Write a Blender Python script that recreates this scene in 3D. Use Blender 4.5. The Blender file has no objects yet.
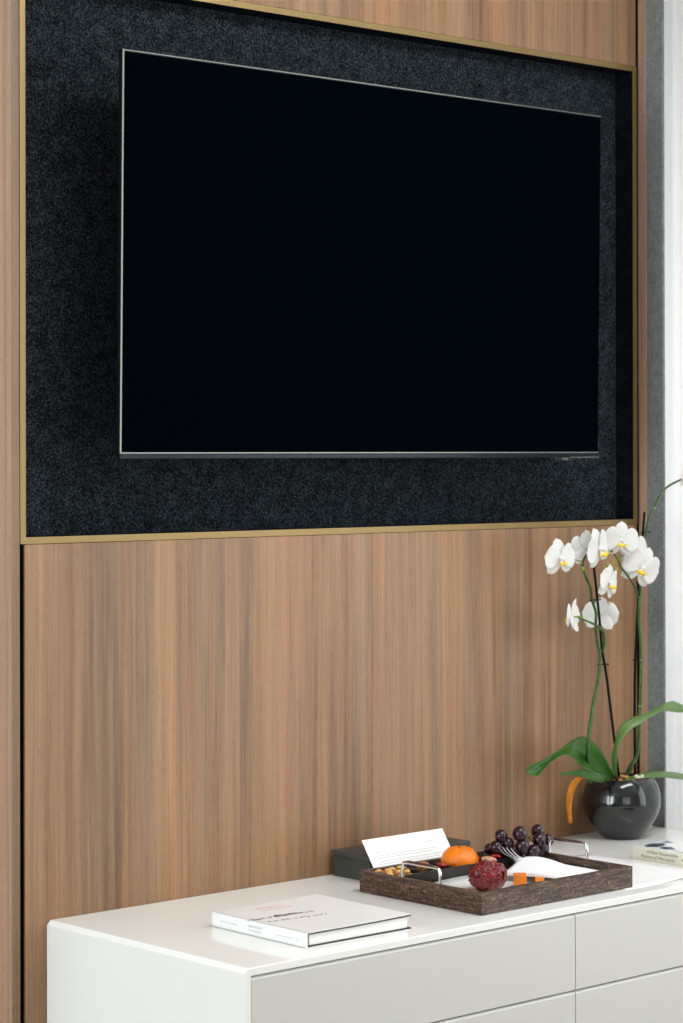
import bpy, bmesh, math, random
from mathutils import Vector, Matrix, Euler, noise
random.seed(7)
PI = math.pi
SC = bpy.context.scene
COL = SC.collection

# ---------------------------------------------------------------- camera
CAM_YAW, CAM_PITCH, CAM_ROLL = math.radians(47.684), math.radians(0.18), math.radians(-0.1128)
cam_data = bpy.data.cameras.new('camera')
cam = bpy.data.objects.new('camera', cam_data)
COL.objects.link(cam)
vv = Vector((math.cos(CAM_YAW)*math.cos(CAM_PITCH), math.sin(CAM_YAW)*math.cos(CAM_PITCH), math.sin(CAM_PITCH)))
rr = Vector((math.sin(CAM_YAW), -math.cos(CAM_YAW), 0))
uu = rr.cross(vv)
r2 = rr*math.cos(CAM_ROLL) + uu*math.sin(CAM_ROLL)
u2 = -rr*math.sin(CAM_ROLL) + uu*math.cos(CAM_ROLL)
m = Matrix.Identity(4)
for i in range(3):
    m[i][0], m[i][1], m[i][2] = r2[i], u2[i], -vv[i]
m[0][3], m[1][3], m[2][3] = 0.0, -3.45, 1.40
cam.matrix_world = m
cam_data.sensor_fit = 'AUTO'
cam_data.sensor_width = 36.0
cam_data.lens = 2383.8/1023*36.0
cam_data.shift_y = -(511.5-446.72)/1023
cam_data.clip_start = 0.05
cam_data.dof.use_dof = True
cam_data.dof.focus_distance = 4.45
cam_data.dof.aperture_fstop = 6.3
SC.camera = cam

# ---------------------------------------------------------------- world, lights, exposure
SC.view_settings.view_transform = 'Standard'
SC.view_settings.look = 'None'
SC.view_settings.gamma = 1.0
SC.view_settings.use_curve_mapping = False
SC.view_settings.exposure = 0.0
world = bpy.data.worlds.new('world')
SC.world = world
world.use_nodes = True
wb = world.node_tree.nodes['Background']
wb.inputs['Color'].default_value = (0.86, 0.93, 1.0, 1)
wb.inputs['Strength'].default_value = .75

def area_light(name, loc, target, sx, sy, power, color):
    ld = bpy.data.lights.new(name, 'AREA')
    ld.shape = 'RECTANGLE'; ld.size = sx; ld.size_y = sy
    ld.energy = power; ld.color = color
    o = bpy.data.objects.new(name, ld); COL.objects.link(o)
    o.location = loc
    d = Vector(target)-Vector(loc)
    o.rotation_euler = d.to_track_quat('-Z', 'Y').to_euler()
    return o
# daylight entering by the glazed right wall, by the window of the left wall and by the glazing behind the camera
area_light('daylight_right', (4.80, -3.1, 1.45), (2.0, -2.3, 1.30), 3.0, 2.4, 80, (0.96, 0.985, 1.0))
area_light('daylight_behind_curtain', (4.80, -.45, 1.35), (4.2, -.35, 1.35), 1.7, 3.3, 34, (1.0, 1.0, 1.0))
area_light('daylight_left', (-2.95, -1.0, 1.40), (2.45, -.27, .75), 2.3, 2.2, 200, (0.86, 0.95, 1.0))
area_light('daylight_back', (-.6, -6.5, 1.6), (2.6, 0.0, 1.0), 3.2, 2.2, 30, (0.92, 0.97, 1.0))
area_light('ceiling_fill_light', (3.1, -1.35, 2.735), (3.1, -1.1, 0), 1.7, .6, 44, (0.96, 0.985, 1.0))  # added overhead fill to brighten the sideboard top, no fixture built

# ---------------------------------------------------------------- material helpers
def lin(c):
    return tuple(((x/255)/12.92 if x/255 <= .04045 else ((x/255+.055)/1.055)**2.4) for x in c)
def mat(name, rgb, rough=.5, metal=0, spec=.5, coat=0, bump=None, var=None, sub=0):
    """plain procedural material; rgb in 0-255; var=(scale, amount) colour variation; bump=(scale, strength)"""
    M = bpy.data.materials.new(name); M.use_nodes = True
    N, L = M.node_tree.nodes, M.node_tree.links
    P = N['Principled BSDF']
    c = lin(rgb)
    P.inputs['Base Color'].default_value = (*c, 1)
    P.inputs['Roughness'].default_value = rough
    P.inputs['Metallic'].default_value = metal
    P.inputs['Specular IOR Level'].default_value = spec
    P.inputs['Coat Weight'].default_value = coat
    P.inputs['Coat Roughness'].default_value = .05
    if sub:
        P.inputs['Subsurface Weight'].default_value = sub
        P.inputs['Subsurface Radius'].default_value = (.01, .006, .003)
        P.inputs['Subsurface Scale'].default_value = .6
    tc = N.new('ShaderNodeTexCoord')
    if var:
        t = N.new('ShaderNodeTexNoise'); t.inputs['Scale'].default_value = var[0]; t.inputs['Detail'].default_value = 4
        L.new(tc.outputs['Object'], t.inputs['Vector'])
        r = N.new('ShaderNodeValToRGB'); a = var[1]
        r.color_ramp.elements[0].position = .35; r.color_ramp.elements[1].position = .65
        r.color_ramp.elements[0].color = (*[max(0, x*(1-a)) for x in c], 1)
        r.color_ramp.elements[1].color = (*[min(1, x*(1+a)) for x in c], 1)
        L.new(t.outputs['Fac'], r.inputs['Fac']); L.new(r.outputs['Color'], P.inputs['Base Color'])
    if bump:
        t = N.new('ShaderNodeTexNoise'); t.inputs['Scale'].default_value = bump[0]; t.inputs['Detail'].default_value = 3
        L.new(tc.outputs['Object'], t.inputs['Vector'])
        b = N.new('ShaderNodeBump'); b.inputs['Strength'].default_value = bump[1]; b.inputs['Distance'].default_value = .002
        L.new(t.outputs['Fac'], b.inputs['Height']); L.new(b.outputs['Normal'], P.inputs['Normal'])
    return M

def ramp(N, stops):
    r = N.new('ShaderNodeValToRGB')
    e = r.color_ramp.elements
    while len(e) > 1: e.remove(e[-1])
    e[0].position = stops[0][0]; e[0].color = (*lin(stops[0][1]), 1)
    for p, c in stops[1:]:
        q = e.new(p); q.color = (*lin(c), 1)
    return r

def veneer(name, stops, seed=0, rough=.42):
    """straight, vertical grained veneer: narrow streaks across, long along z, with fine pores"""
    M = bpy.data.materials.new(name); M.use_nodes = True
    N, L = M.node_tree.nodes, M.node_tree.links
    P = N['Principled BSDF']; P.inputs['Roughness'].default_value = rough
    P.inputs['Specular IOR Level'].default_value = .35
    tc = N.new('ShaderNodeTexCoord')
    def nz(sx, sz, det, off, dist=0, rgh=.5):
        mp = N.new('ShaderNodeMapping'); mp.inputs['Scale'].default_value = (sx, sx, sz)
        mp.inputs['Location'].default_value = (off+seed, off, off*.3)
        t = N.new('ShaderNodeTexNoise'); t.inputs['Scale'].default_value = 1; t.inputs['Detail'].default_value = det
        t.inputs['Roughness'].default_value = rgh
        t.inputs['Distortion'].default_value = dist
        L.new(tc.outputs['Object'], mp.inputs['Vector']); L.new(mp.outputs['Vector'], t.inputs['Vector'])
        return t.outputs['Fac']
    def mix(a, b, f):
        x = N.new('ShaderNodeMix'); x.data_type = 'FLOAT'; x.inputs[0].default_value = f
        L.new(a, x.inputs[2]); L.new(b, x.inputs[3]); return x.outputs[0]
    broad = nz(9, .35, 2, 3.1, .3)
    mid = nz(48, .8, 4, 11.7, .2, .65)
    fine = nz(330, 5, 2, 27.3, .1)
    f = mix(mix(broad, mid, .60), fine, .22)
    r = ramp(N, stops); L.new(f, r.inputs['Fac'])
    # slow drift of hue between grey brown and red brown streaks
    hue = nz(26, .5, 3, 41.3, .2)
    hr = ramp(N, [(.36, (238, 241, 244)), (.50, (250, 246, 241)), (.64, (255, 242, 229))]); L.new(hue, hr.inputs['Fac'])
    hm = N.new('ShaderNodeMix'); hm.data_type = 'RGBA'; hm.blend_type = 'MULTIPLY'; hm.inputs[0].default_value = .9
    L.new(r.outputs['Color'], hm.inputs[6]); L.new(hr.outputs['Color'], hm.inputs[7])
    # short dark pores
    por = nz(900, 55, 1, 5.5)
    pr_ = N.new('ShaderNodeMapRange'); pr_.inputs[1].default_value = .56; pr_.inputs[2].default_value = .70
    pr_.inputs[3].default_value = 0; pr_.inputs[4].default_value = .30
    L.new(por, pr_.inputs[0])
    mc = N.new('ShaderNodeMix'); mc.data_type = 'RGBA'; mc.blend_type = 'MULTIPLY'
    L.new(pr_.outputs[0], mc.inputs[0]); L.new(hm.outputs[2], mc.inputs[6]); mc.inputs[7].default_value = (.45, .36, .30, 1)
    L.new(mc.outputs[2], P.inputs['Base Color'])
    b = N.new('ShaderNodeBump'); b.inputs['Strength'].default_value = .12; b.inputs['Distance'].default_value = .001
    L.new(fine, b.inputs['Height']); L.new(b.outputs['Normal'], P.inputs['Normal'])
    return M

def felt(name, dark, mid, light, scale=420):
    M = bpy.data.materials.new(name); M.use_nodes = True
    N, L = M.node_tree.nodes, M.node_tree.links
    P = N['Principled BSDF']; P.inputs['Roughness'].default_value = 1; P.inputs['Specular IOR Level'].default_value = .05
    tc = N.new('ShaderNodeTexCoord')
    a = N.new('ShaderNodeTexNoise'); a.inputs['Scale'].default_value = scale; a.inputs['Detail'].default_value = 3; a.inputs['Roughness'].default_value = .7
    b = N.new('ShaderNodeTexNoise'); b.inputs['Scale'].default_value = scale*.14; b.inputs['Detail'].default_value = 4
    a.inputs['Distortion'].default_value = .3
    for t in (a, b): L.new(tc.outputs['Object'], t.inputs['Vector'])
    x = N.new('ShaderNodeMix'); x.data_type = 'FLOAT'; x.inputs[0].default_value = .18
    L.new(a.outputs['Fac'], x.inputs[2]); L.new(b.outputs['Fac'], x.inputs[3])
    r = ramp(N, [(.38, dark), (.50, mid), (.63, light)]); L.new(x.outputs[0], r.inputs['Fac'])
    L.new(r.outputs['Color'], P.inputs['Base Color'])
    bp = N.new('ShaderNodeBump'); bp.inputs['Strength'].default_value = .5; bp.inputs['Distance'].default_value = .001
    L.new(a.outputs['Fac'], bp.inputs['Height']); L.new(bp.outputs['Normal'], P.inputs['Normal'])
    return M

def translucent(name, rgb, fac, rough=.5, trgb=None, transparent=0, spec=.3, var=None):
    M = mat(name, rgb, rough, spec=spec, var=var)
    N, L = M.node_tree.nodes, M.node_tree.links
    P = N['Principled BSDF']; out = N['Material Output']
    t = N.new('ShaderNodeBsdfTranslucent'); t.inputs['Color'].default_value = (*lin(trgb or rgb), 1)
    mx = N.new('ShaderNodeMixShader'); mx.inputs[0].default_value = fac
    L.new(P.outputs[0], mx.inputs[1]); L.new(t.outputs[0], mx.inputs[2]); last = mx
    if transparent:
        tr = N.new('ShaderNodeBsdfTransparent')
        m2 = N.new('ShaderNodeMixShader'); m2.inputs[0].default_value = transparent
        L.new(mx.outputs[0], m2.inputs[1]); L.new(tr.outputs[0], m2.inputs[2]); last = m2
    L.new(last.outputs[0], out.inputs['Surface'])
    return M

WOOD_STOPS = [(.28, (88, 65, 47)), (.40, (122, 93, 69)), (.49, (146, 113, 84)), (.58, (163, 127, 95)), (.74, (184, 146, 112))]
M = {}
M['veneer'] = veneer('walnut_veneer', WOOD_STOPS)
M['veneer_upper'] = veneer('walnut_veneer_upper', WOOD_STOPS, 4.7)
M['veneer_fin'] = veneer('walnut_veneer_edge', [(.28, (84, 64, 48)), (.49, (132, 106, 82)), (.74, (160, 128, 100))], 9.3)
M['veneer_fin_lit'] = veneer('walnut_veneer_edge_lit', [(.28, (124, 96, 77)), (.49, (176, 143, 120)), (.74, (202, 168, 143))], 2.1)  # lit copy of the fin veneer, side light put into its colour
M['felt'] = felt('charcoal_felt', (7, 10, 12), (28, 33, 37), (66, 73, 78), 265)
M['felt_side'] = felt('grey_felt_wrap', (92, 96, 96), (122, 126, 125), (146, 150, 148), 500)
M['brass'] = mat('satin_brass', (134, 112, 70), .42, metal=.6, bump=(300, .05))
M['black'] = mat('gap_shade_black', (5, 5, 6), .9, spec=.05)
M['wall'] = mat('painted_plaster', (205, 203, 198), .8, bump=(60, .1))
M['ceiling'] = mat('white_ceiling', (228, 227, 224), .9, bump=(50, .05))
M['floor'] = mat('oak_floor', (128, 108, 88), .5, var=(6, .15))
M['screen'] = mat('tv_screen', (2, 5, 9), .5, spec=0)
M['screen'].node_tree.nodes['Principled BSDF'].inputs['IOR'].default_value = 1.01
M['bezel'] = mat('brushed_steel_bezel', (112, 114, 108), .30, metal=1)
M['tvblack'] = mat('black_plastic', (8, 9, 10), .35, spec=.3)
M['lacquer'] = mat('white_lacquer', (240, 240, 236), .09, spec=.36)
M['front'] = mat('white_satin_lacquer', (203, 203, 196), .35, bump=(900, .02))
M['glass'] = None

# ---------------------------------------------------------------- mesh helpers
def fin(name, bm, m_, parent=None, smooth=False, base=None, **props):
    me = bpy.data.meshes.new(name)
    bmesh.ops.recalc_face_normals(bm, faces=bm.faces)
    base = base or (tuple(parent.matrix_world.translation) if parent else None)
    if base:
        bmesh.ops.translate(bm, verts=bm.verts, vec=-Vector(base))
    bm.to_mesh(me); bm.free()
    if smooth:
        for p in me.polygons: p.use_smooth = True
    o = bpy.data.objects.new(name, me)
    if m_: me.materials.append(m_)
    COL.objects.link(o)
    if parent:
        o.parent = parent
    elif base:
        o.location = base
    for k, v_ in props.items(): o[k] = v_
    return o
def part(name, bm, m_, parent, smooth=False, label=None):
    """mesh in world metres -> child of its thing (things are empties or origin-at-base meshes, unrotated while building)"""
    p = parent; off = Vector((0, 0, 0))
    while p: off += p.location; p = p.parent
    bmesh.ops.recalc_face_normals(bm, faces=bm.faces)
    bmesh.ops.translate(bm, verts=bm.verts, vec=-off)
    me = bpy.data.meshes.new(name); bm.to_mesh(me); bm.free()
    if smooth:
        for q in me.polygons: q.use_smooth = True
    me.materials.append(m_)
    o = bpy.data.objects.new(name, me); COL.objects.link(o); o.parent = parent
    if label: o['label'] = label
    return o
def thing(name, loc, label, cat, group=None):
    o = bpy.data.objects.new(name, None); o.empty_display_size = .05
    COL.objects.link(o); o.location = loc
    o['label'] = label; o['category'] = cat
    if group: o['group'] = group
    return o
def tag(o, label, cat, group=None, kind=None):
    o['label'] = label; o['category'] = cat
    if group: o['group'] = group
    if kind: o['kind'] = kind
    return o
def struct(name, bm, m_, smooth=False):
    o = fin(name, bm, m_, None, smooth, base=None); o['kind'] = 'structure'
    return o
def box(x0, x1, y0, y1, z0, z1, bev=0, seg=2, bm=None):
    b = bmesh.new()
    bmesh.ops.create_cube(b, size=1)
    bmesh.ops.scale(b, vec=(x1-x0, y1-y0, z1-z0), verts=b.verts)
    bmesh.ops.translate(b, vec=((x0+x1)/2, (y0+y1)/2, (z0+z1)/2), verts=b.verts)
    if bev:
        bmesh.ops.bevel(b, geom=list(b.edges), offset=bev, segments=seg, affect='EDGES', profile=.5 if seg > 1 else .5)
    if bm is None: return b
    return merge(bm, b)
def merge(bm, b):
    me = bpy.data.meshes.new('tmp'); b.to_mesh(me); b.free(); bm.from_mesh(me); bpy.data.meshes.remove(me)
    return bm
def spline(pts, n=6):
    """catmull-rom through pts"""
    P = [Vector(p) for p in pts]; out = []
    for i in range(len(P)-1):
        p0 = P[max(i-1, 0)]; p1 = P[i]; p2 = P[i+1]; p3 = P[min(i+2, len(P)-1)]
        for k in range(n):
            t = k/n
            out.append(.5*((2*p1)+(p2-p0)*t+(2*p0-5*p1+4*p2-p3)*t*t+(3*p1-p0-3*p2+p3)*t**3))
    out.append(P[-1]); return out
def lerp_list(vals, n):
    out = []
    for i in range(n):
        f = i/(n-1)*(len(vals)-1); k = min(int(f), len(vals)-2); out.append(vals[k]+(vals[k+1]-vals[k])*(f-k))
    return out
def tube(pts, rad, seg=10, bm=None, flat=1.0):
    bm = bm or bmesh.new()
    P = [Vector(p) for p in pts]
    R = rad if isinstance(rad, (list, tuple)) else [rad]*len(P)
    if len(R) != len(P): R = lerp_list(R, len(P))
    rings = []; up = Vector((0, 0, 1))
    prev = None
    for i, p in enumerate(P):
        t = (P[min(i+1, len(P)-1)]-P[max(i-1, 0)]).normalized()
        if prev is None:
            a = t.cross(up) if abs(t.z) < .95 else t.cross(Vector((1, 0, 0)))
        else:
            a = prev - t*prev.dot(t)
        a.normalize(); b = t.cross(a).normalized(); prev = a
        rings.append([bm.verts.new(p+(a*math.cos(2*PI*k/seg)+b*math.sin(2*PI*k/seg)*flat)*R[i]) for k in range(seg)])
    for i in range(len(rings)-1):
        for k in range(seg):
            bm.faces.new((rings[i][k], rings[i][(k+1) % seg], rings[i+1][(k+1) % seg], rings[i+1][k]))
    bm.faces.new(rings[0][::-1]); bm.faces.new(rings[-1])
    return bm
def lathe(prof, cx, cy, seg=48, bm=None):
    bm = bm or bmesh.new(); rings = []
    for r, z in prof:
        if r < 1e-6: rings.append([bm.verts.new((cx, cy, z))])
        else: rings.append([bm.verts.new((cx+r*math.cos(2*PI*k/seg), cy+r*math.sin(2*PI*k/seg), z)) for k in range(seg)])
    for a, b in zip(rings, rings[1:]):
        for k in range(seg):
            k2 = (k+1) % seg
            if len(a) == 1 and len(b) == 1: continue
            if len(a) == 1: bm.faces.new((a[0], b[k2], b[k]))
            elif len(b) == 1: bm.faces.new((a[k], a[k2], b[0]))
            else: bm.faces.new((a[k], a[k2], b[k2], b[k]))
    return bm
def prism(outline, z0, z1, bm=None):
    """outline in xy"""
    bm = bm or bmesh.new()
    a = [bm.verts.new((x, y, z0)) for x, y in outline]; b = [bm.verts.new((x, y, z1)) for x, y in outline]
    n = len(a)
    for i in range(n): bm.faces.new((a[i], a[(i+1) % n], b[(i+1) % n], b[i]))
    bm.faces.new(a[::-1]); bm.faces.new(b)
    return bm
def extrude_y(outline, y0, y1, bm=None):
    """outline in xz"""
    bm = bm or bmesh.new()
    a = [bm.verts.new((x, y0, z)) for x, z in outline]; b = [bm.verts.new((x, y1, z)) for x, z in outline]
    n = len(a)
    for i in range(n): bm.faces.new((a[i], a[(i+1) % n], b[(i+1) % n], b[i]))
    bm.faces.new(a[::-1]); bm.faces.new(b)
    return bm
def sheet(grid, thick, bm=None):
    """a closed thin solid over a grid of points (rows x cols)"""
    bm = bm or bmesh.new()
    R, Cn = len(grid), len(grid[0])
    nrm = [[None]*Cn for _ in range(R)]
    for i in range(R):
        for j in range(Cn):
            du = Vector(grid[min(i+1, R-1)][j])-Vector(grid[max(i-1, 0)][j])
            dv = Vector(grid[i][min(j+1, Cn-1)])-Vector(grid[i][max(j-1, 0)])
            n = du.cross(dv)
            nrm[i][j] = n.normalized() if n.length > 1e-12 else None
    for i in range(R):
        for j in range(Cn):
            if nrm[i][j] is None:
                k = [q for q in nrm[min(max(i, 1), R-2)] if q is not None]
                nrm[i][j] = k[0] if k else Vector((0, 0, 1))
    T = [[bm.verts.new(Vector(grid[i][j])+nrm[i][j]*thick/2) for j in range(Cn)] for i in range(R)]
    B = [[bm.verts.new(Vector(grid[i][j])-nrm[i][j]*thick/2) for j in range(Cn)] for i in range(R)]
    for i in range(R-1):
        for j in range(Cn-1):
            bm.faces.new((T[i][j], T[i][j+1], T[i+1][j+1], T[i+1][j]))
            bm.faces.new((B[i][j], B[i+1][j], B[i+1][j+1], B[i][j+1]))
    for i in range(R-1):
        bm.faces.new((T[i][0], T[i+1][0], B[i+1][0], B[i][0]))
        bm.faces.new((T[i][-1], B[i][-1], B[i+1][-1], T[i+1][-1]))
    for j in range(Cn-1):
        bm.faces.new((T[0][j], B[0][j], B[0][j+1], T[0][j+1]))
        bm.faces.new((T[-1][j], T[-1][j+1], B[-1][j+1], B[-1][j]))
    return bm
def blob(c, rad, sub=3, amp=0, freq=30, seed=0, flat=(1, 1, 1)):
    b = bmesh.new(); bmesh.ops.create_icosphere(b, subdivisions=sub, radius=1)
    for v in b.verts:
        d = v.co.normalized()
        k = 1+amp*noise.noise(d*freq+Vector((seed, seed*.7, 0)))
        v.co = Vector(c)+Vector((d.x*flat[0], d.y*flat[1], d.z*flat[2]))*rad*k
    return b

# ================================================================ THE ROOM
CT = 0.5816                                  # cabinet top
RX0, RX1, RY0, CE = -2.6, 4.36, -6.2, 2.75   # room extents
struct('floor', box(RX0-.1, RX1+.1, RY0-.1, .4, -.1, 0), M['floor'])
struct('ceiling', box(RX0-.1, RX1+.1, RY0-.1, .4, CE, CE+.1), M['ceiling'])
# front wall: plaster core behind the joinery, with the panelling as its parts
wf = bmesh.new()
box(RX0, 2.36, .30, .40, 0, CE, bm=wf)
box(2.36, 4.075, .062, .40, 0, CE, bm=wf)
box(4.075, RX1+.1, .30, .40, 0, CE, bm=wf)
wf_o = struct('wall_front', wf, M['wall'])
NX0, NX1, NZ0, NZ1 = 2.3825, 4.0218, 1.2441, 2.2539   # outer edge of the brass frame
FR = .0118
for gx0, gx1, gz0, gz1 in ((2.3820, 2.3923, 0, NZ0-.001), (2.3820, 2.3923, NZ1+.001, CE), (4.0221, 4.0338, 0, CE)):
    part('shadow_gap', box(gx0, gx1, .0045, .0615, gz0, gz1), M['black'], wf_o, label='black strip standing in for the shade in the gap')  # black filler paints the shade of the narrow gaps
part('wood_panel', box(2.3925, NX1, 0, .022, 0.02, NZ0-.0005, .0008, 1), M['veneer'], wf_o, label='large lower walnut veneer panel')
part('wood_panel', box(2.3925, NX1, 0, .022, NZ1+.0005, CE-.02, .0008, 1), M['veneer_upper'], wf_o, label='upper walnut veneer panel over the niche')
part('felt_panel', box(NX0+FR, NX1-FR, .050, .061, NZ0+FR, NZ1-FR), M['felt'], wf_o, label='charcoal felt back of the niche')
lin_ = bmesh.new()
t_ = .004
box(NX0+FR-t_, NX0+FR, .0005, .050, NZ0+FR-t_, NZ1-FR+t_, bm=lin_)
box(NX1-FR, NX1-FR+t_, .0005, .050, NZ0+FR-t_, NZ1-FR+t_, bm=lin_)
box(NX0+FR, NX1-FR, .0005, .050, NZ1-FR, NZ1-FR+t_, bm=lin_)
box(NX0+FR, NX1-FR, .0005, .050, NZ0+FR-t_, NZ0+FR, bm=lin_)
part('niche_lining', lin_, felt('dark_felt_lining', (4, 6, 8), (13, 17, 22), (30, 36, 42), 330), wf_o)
br = bmesh.new()
def frame(bm, x0, x1, z0, z1, w, y0, y1):
    box(x0, x0+w, y0, y1, z0, z1, bm=bm); box(x1-w, x1, y0, y1, z0, z1, bm=bm)
    box(x0+w, x1-w, y0, y1, z1-w, z1, bm=bm); box(x0+w, x1-w, y0, y1, z0, z0+w, bm=bm)
frame(br, NX0, NX1, NZ0, NZ1, FR, -.0015, .0004)
part('brass_frame', br, M['brass'], wf_o, label='satin brass frame round the niche')
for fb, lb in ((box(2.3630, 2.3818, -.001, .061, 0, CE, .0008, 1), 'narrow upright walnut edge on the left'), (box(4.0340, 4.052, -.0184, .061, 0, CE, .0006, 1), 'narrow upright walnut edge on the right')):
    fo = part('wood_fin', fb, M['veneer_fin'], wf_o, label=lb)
    fo.data.materials.append(M['veneer_fin_lit'])          # paler copy paints the left daylight onto the -X faces
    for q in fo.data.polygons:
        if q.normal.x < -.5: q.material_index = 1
# felt wrapped pilaster ending the wall
struct('trim_1', box(4.0345, 4.0415, -.0650, -.0186, 0, CE, .001, 2), M['felt_side'])
# left wall with a window opening
wl = bmesh.new()
box(RX0-.12, RX0, RY0, -3.2, 0, CE, bm=wl)
box(RX0-.12, RX0, -3.2, .3, 0, .3, bm=wl); box(RX0-.12, RX0, -3.2, .3, 2.6, CE, bm=wl)
struct('wall_left', wl, M['wall'])
wb_ = bmesh.new()
box(RX0, -2.2, RY0-.12, RY0, 0, CE, bm=wb_); box(1.2, RX1, RY0-.12, RY0, 0, CE, bm=wb_)
box(-2.2, 1.2, RY0-.12, RY0, 0, .4, bm=wb_); box(-2.2, 1.2, RY0-.12, RY0, 2.55, CE, bm=wb_)
struct('wall_back', wb_, M['wall'])
wr = bmesh.new()
box(RX1, RX1+.1, RY0, -5.0, 0, CE, bm=wr)
box(RX1, RX1+.1, -5.0, .3, 0, .04, bm=wr); box(RX1, RX1+.1, -5.0, .3, 2.66, CE, bm=wr)
struct('wall_right', wr, M['wall'])
GL = bpy.data.materials.new('window_glass'); GL.use_nodes = True
_n, _l = GL.node_tree.nodes, GL.node_tree.links
_n.remove(_n['Principled BSDF'])
_t = _n.new('ShaderNodeBsdfTransparent'); _g = _n.new('ShaderNodeBsdfGlossy'); _g.inputs['Roughness'].default_value = .02
_m = _n.new('ShaderNodeMixShader'); _m.inputs[0].default_value = .06
_l.new(_t.outputs[0], _m.inputs[1]); _l.new(_g.outputs[0], _m.inputs[2]); _l.new(_m.outputs[0], _n['Material Output'].inputs['Surface'])
M['frame'] = mat('window_frame_grey', (70, 72, 74), .4)
def window(name, axis, c, a0, a1, z0, z1, n):
    bm = bmesh.new(); w = .05
    def bx(p0, p1, q0, q1):
        if axis == 'x': box(c-.03, c+.03, p0, p1, q0, q1, bm=bm)
        else: box(p0, p1, c-.03, c+.03, q0, q1, bm=bm)
    bx(a0, a1, z0, z0+w); bx(a0, a1, z1-w, z1)
    for i in range(n+1):
        p = a0+(a1-a0-w)*i/n; bx(p, p+w, z0+w, z1-w)
    o = fin(name, bm, M['frame']); o['kind'] = 'structure'
    if axis == 'x': g = box(c-.003, c+.003, a0, a1, z0, z1)
    else: g = box(a0, a1, c-.003, c+.003, z0, z1)
    part('pane', g, GL, o)
window('window_1', 'x', RX0-.06, -3.2, .3, .3, 2.6, 3)
window('window_2', 'y', RY0-.06, -2.2, 1.2, .4, 2.55, 3)
window('window_3', 'x', RX1+.05, -5.0, .3, .04, 2.66, 4)

# sheer curtain drawn across the window next to the wall end
M['curtain'] = translucent('sheer_white_voile', (246, 246, 246), .62, .9, (250, 250, 250), transparent=.08)
rows = []
NC = 260
for i in range(2):
    z = (.02, 2.70)[i]; row = []
    for j in range(NC):
        f = j/(NC-1); y = .27-1.15*f
        row.append((4.20+.014*math.sin(f*2*PI*23+.6*math.sin(f*31))+.004*math.sin(f*77), y, z))
    rows.append(row)
cur = thing('sheer_curtain', (4.20, -.3, 0), 'white sheer pleated curtain hanging in the bright window at the right edge', 'curtain')
part('curtain_fabric', sheet(rows, .0006), M['curtain'], cur, True)
part('curtain_rail', box(4.16, 4.24, -1.0, .28, 2.70, 2.748), M['ceiling'], cur)

# ================================================================ TELEVISION
TX0, TX1, TZ0, TZ1, TY = 2.531, 3.7933, 1.3914, 2.1135, -.090
tv = thing('television', ((TX0+TX1)/2, TY, TZ0), 'large black flat screen television with thin steel bezel hung in the felt niche', 'television')
M['chin'] = mat('dark_gloss_metal', (34, 37, 38), .16, metal=1)
part('housing', box(TX0, TX1, TY+.0012, TY+.010, TZ0+.001, TZ1, .0006, 1), M['tvblack'], tv)
part('screen', box(TX0+.0042, TX1-.0015, TY+.0004, TY+.0014, TZ0+.0125, TZ1-.0045), M['screen'], tv, label='black switched-off screen')
bz = bmesh.new()
box(TX0+.0008, TX0+.0042, TY-.0006, TY+.0016, TZ0+.0105, TZ1-.0008, bm=bz)
box(TX0+.0042, TX1-.0008, TY-.0006, TY+.0016, TZ1-.0028, TZ1-.0012, bm=bz)
box(TX0+.0042, TX1-.0015, TY-.0012, TY+.0016, TZ0+.0105, TZ0+.0125, bm=bz)
part('bezel', bz, M['bezel'], tv, label='thin brushed steel bezel')
part('chin', box(TX0+.0006, TX1-.0006, TY-.0012, TY+.010, TZ0+.0005, TZ0+.0104, .0012, 2), M['chin'], tv)
part('sensor', box(TX1-.135, TX1-.080, TY+.0005, TY+.009, TZ0-.0045, TZ0+.0004, .001, 2), M['tvblack'], tv)
part('sensor_window', box(TX1-.112, TX1-.094, TY-.0004, TY+.0010, TZ0-.0042, TZ0+.0002, .0004, 1), M['bezel'], tv, label='small grey sensor window under the screen')
part('lower_strip', box(TX1-.090, TX1-.0008, TY-.0016, TY-.0011, TZ0+.0006, TZ0+.0022), M['bezel'], tv)
part('rear_housing', box(TX0+.16, TX1-.16, TY+.010, TY+.052, TZ0+.03, TZ1-.18, .012, 3), M['tvblack'], tv)
mb = bmesh.new()
box(3.00, 3.32, .040, .050, 1.62, 1.90, bm=mb)
for xx in (3.04, 3.26): box(xx, xx+.03, TY+.052, .040, 1.60, 1.86, bm=mb)
part('wall_mount', mb, M['tvblack'], tv)
tv.rotation_euler.x = .0144

# ================================================================ WHITE CABINET
CX0, CX1, CY = 2.4462, 4.0325, -.5406
cab = thing('sideboard', ((CX0+CX1)/2, -.27, 0), 'long low white lacquered sideboard with flush drawers against the walnut wall', 'sideboard')
TB = .0125
EX0, EX1, EY, CH = CX0-.0085, CX1, CY-.0012, .0080
sh = extrude_y([(EX0, .05), (EX0, CT-CH), (EX0+CH, CT), (EX1, CT), (EX1, .05), (EX1-TB, .05), (EX1-TB, CT-TB), (EX0+TB, CT-TB), (EX0+TB, .05)], EY, -.001)
bmesh.ops.recalc_face_normals(sh, faces=sh.faces)
ed = [e for e in sh.edges if all(abs(v.co.y-EY) < 1e-6 and v.co.z > CT-1e-5 for v in e.verts)]
bmesh.ops.bevel(sh, geom=ed, offset=.0014, segments=1, affect='EDGES')
part('shell', sh, M['lacquer'], cab, label='glossy white top and sides in one mitred shell')
CY = EY
part('carcass', box(EX0+TB, EX1-TB, CY+.024, -.002, .05, CT-TB-.0004), mat('carcass_beige', (150, 142, 128), .7), cab)
part('plinth', box(CX0+.04, CX1-.04, CY+.06, -.04, 0, .0498), M['tvblack'], cab)
SX = 3.2177
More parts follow.
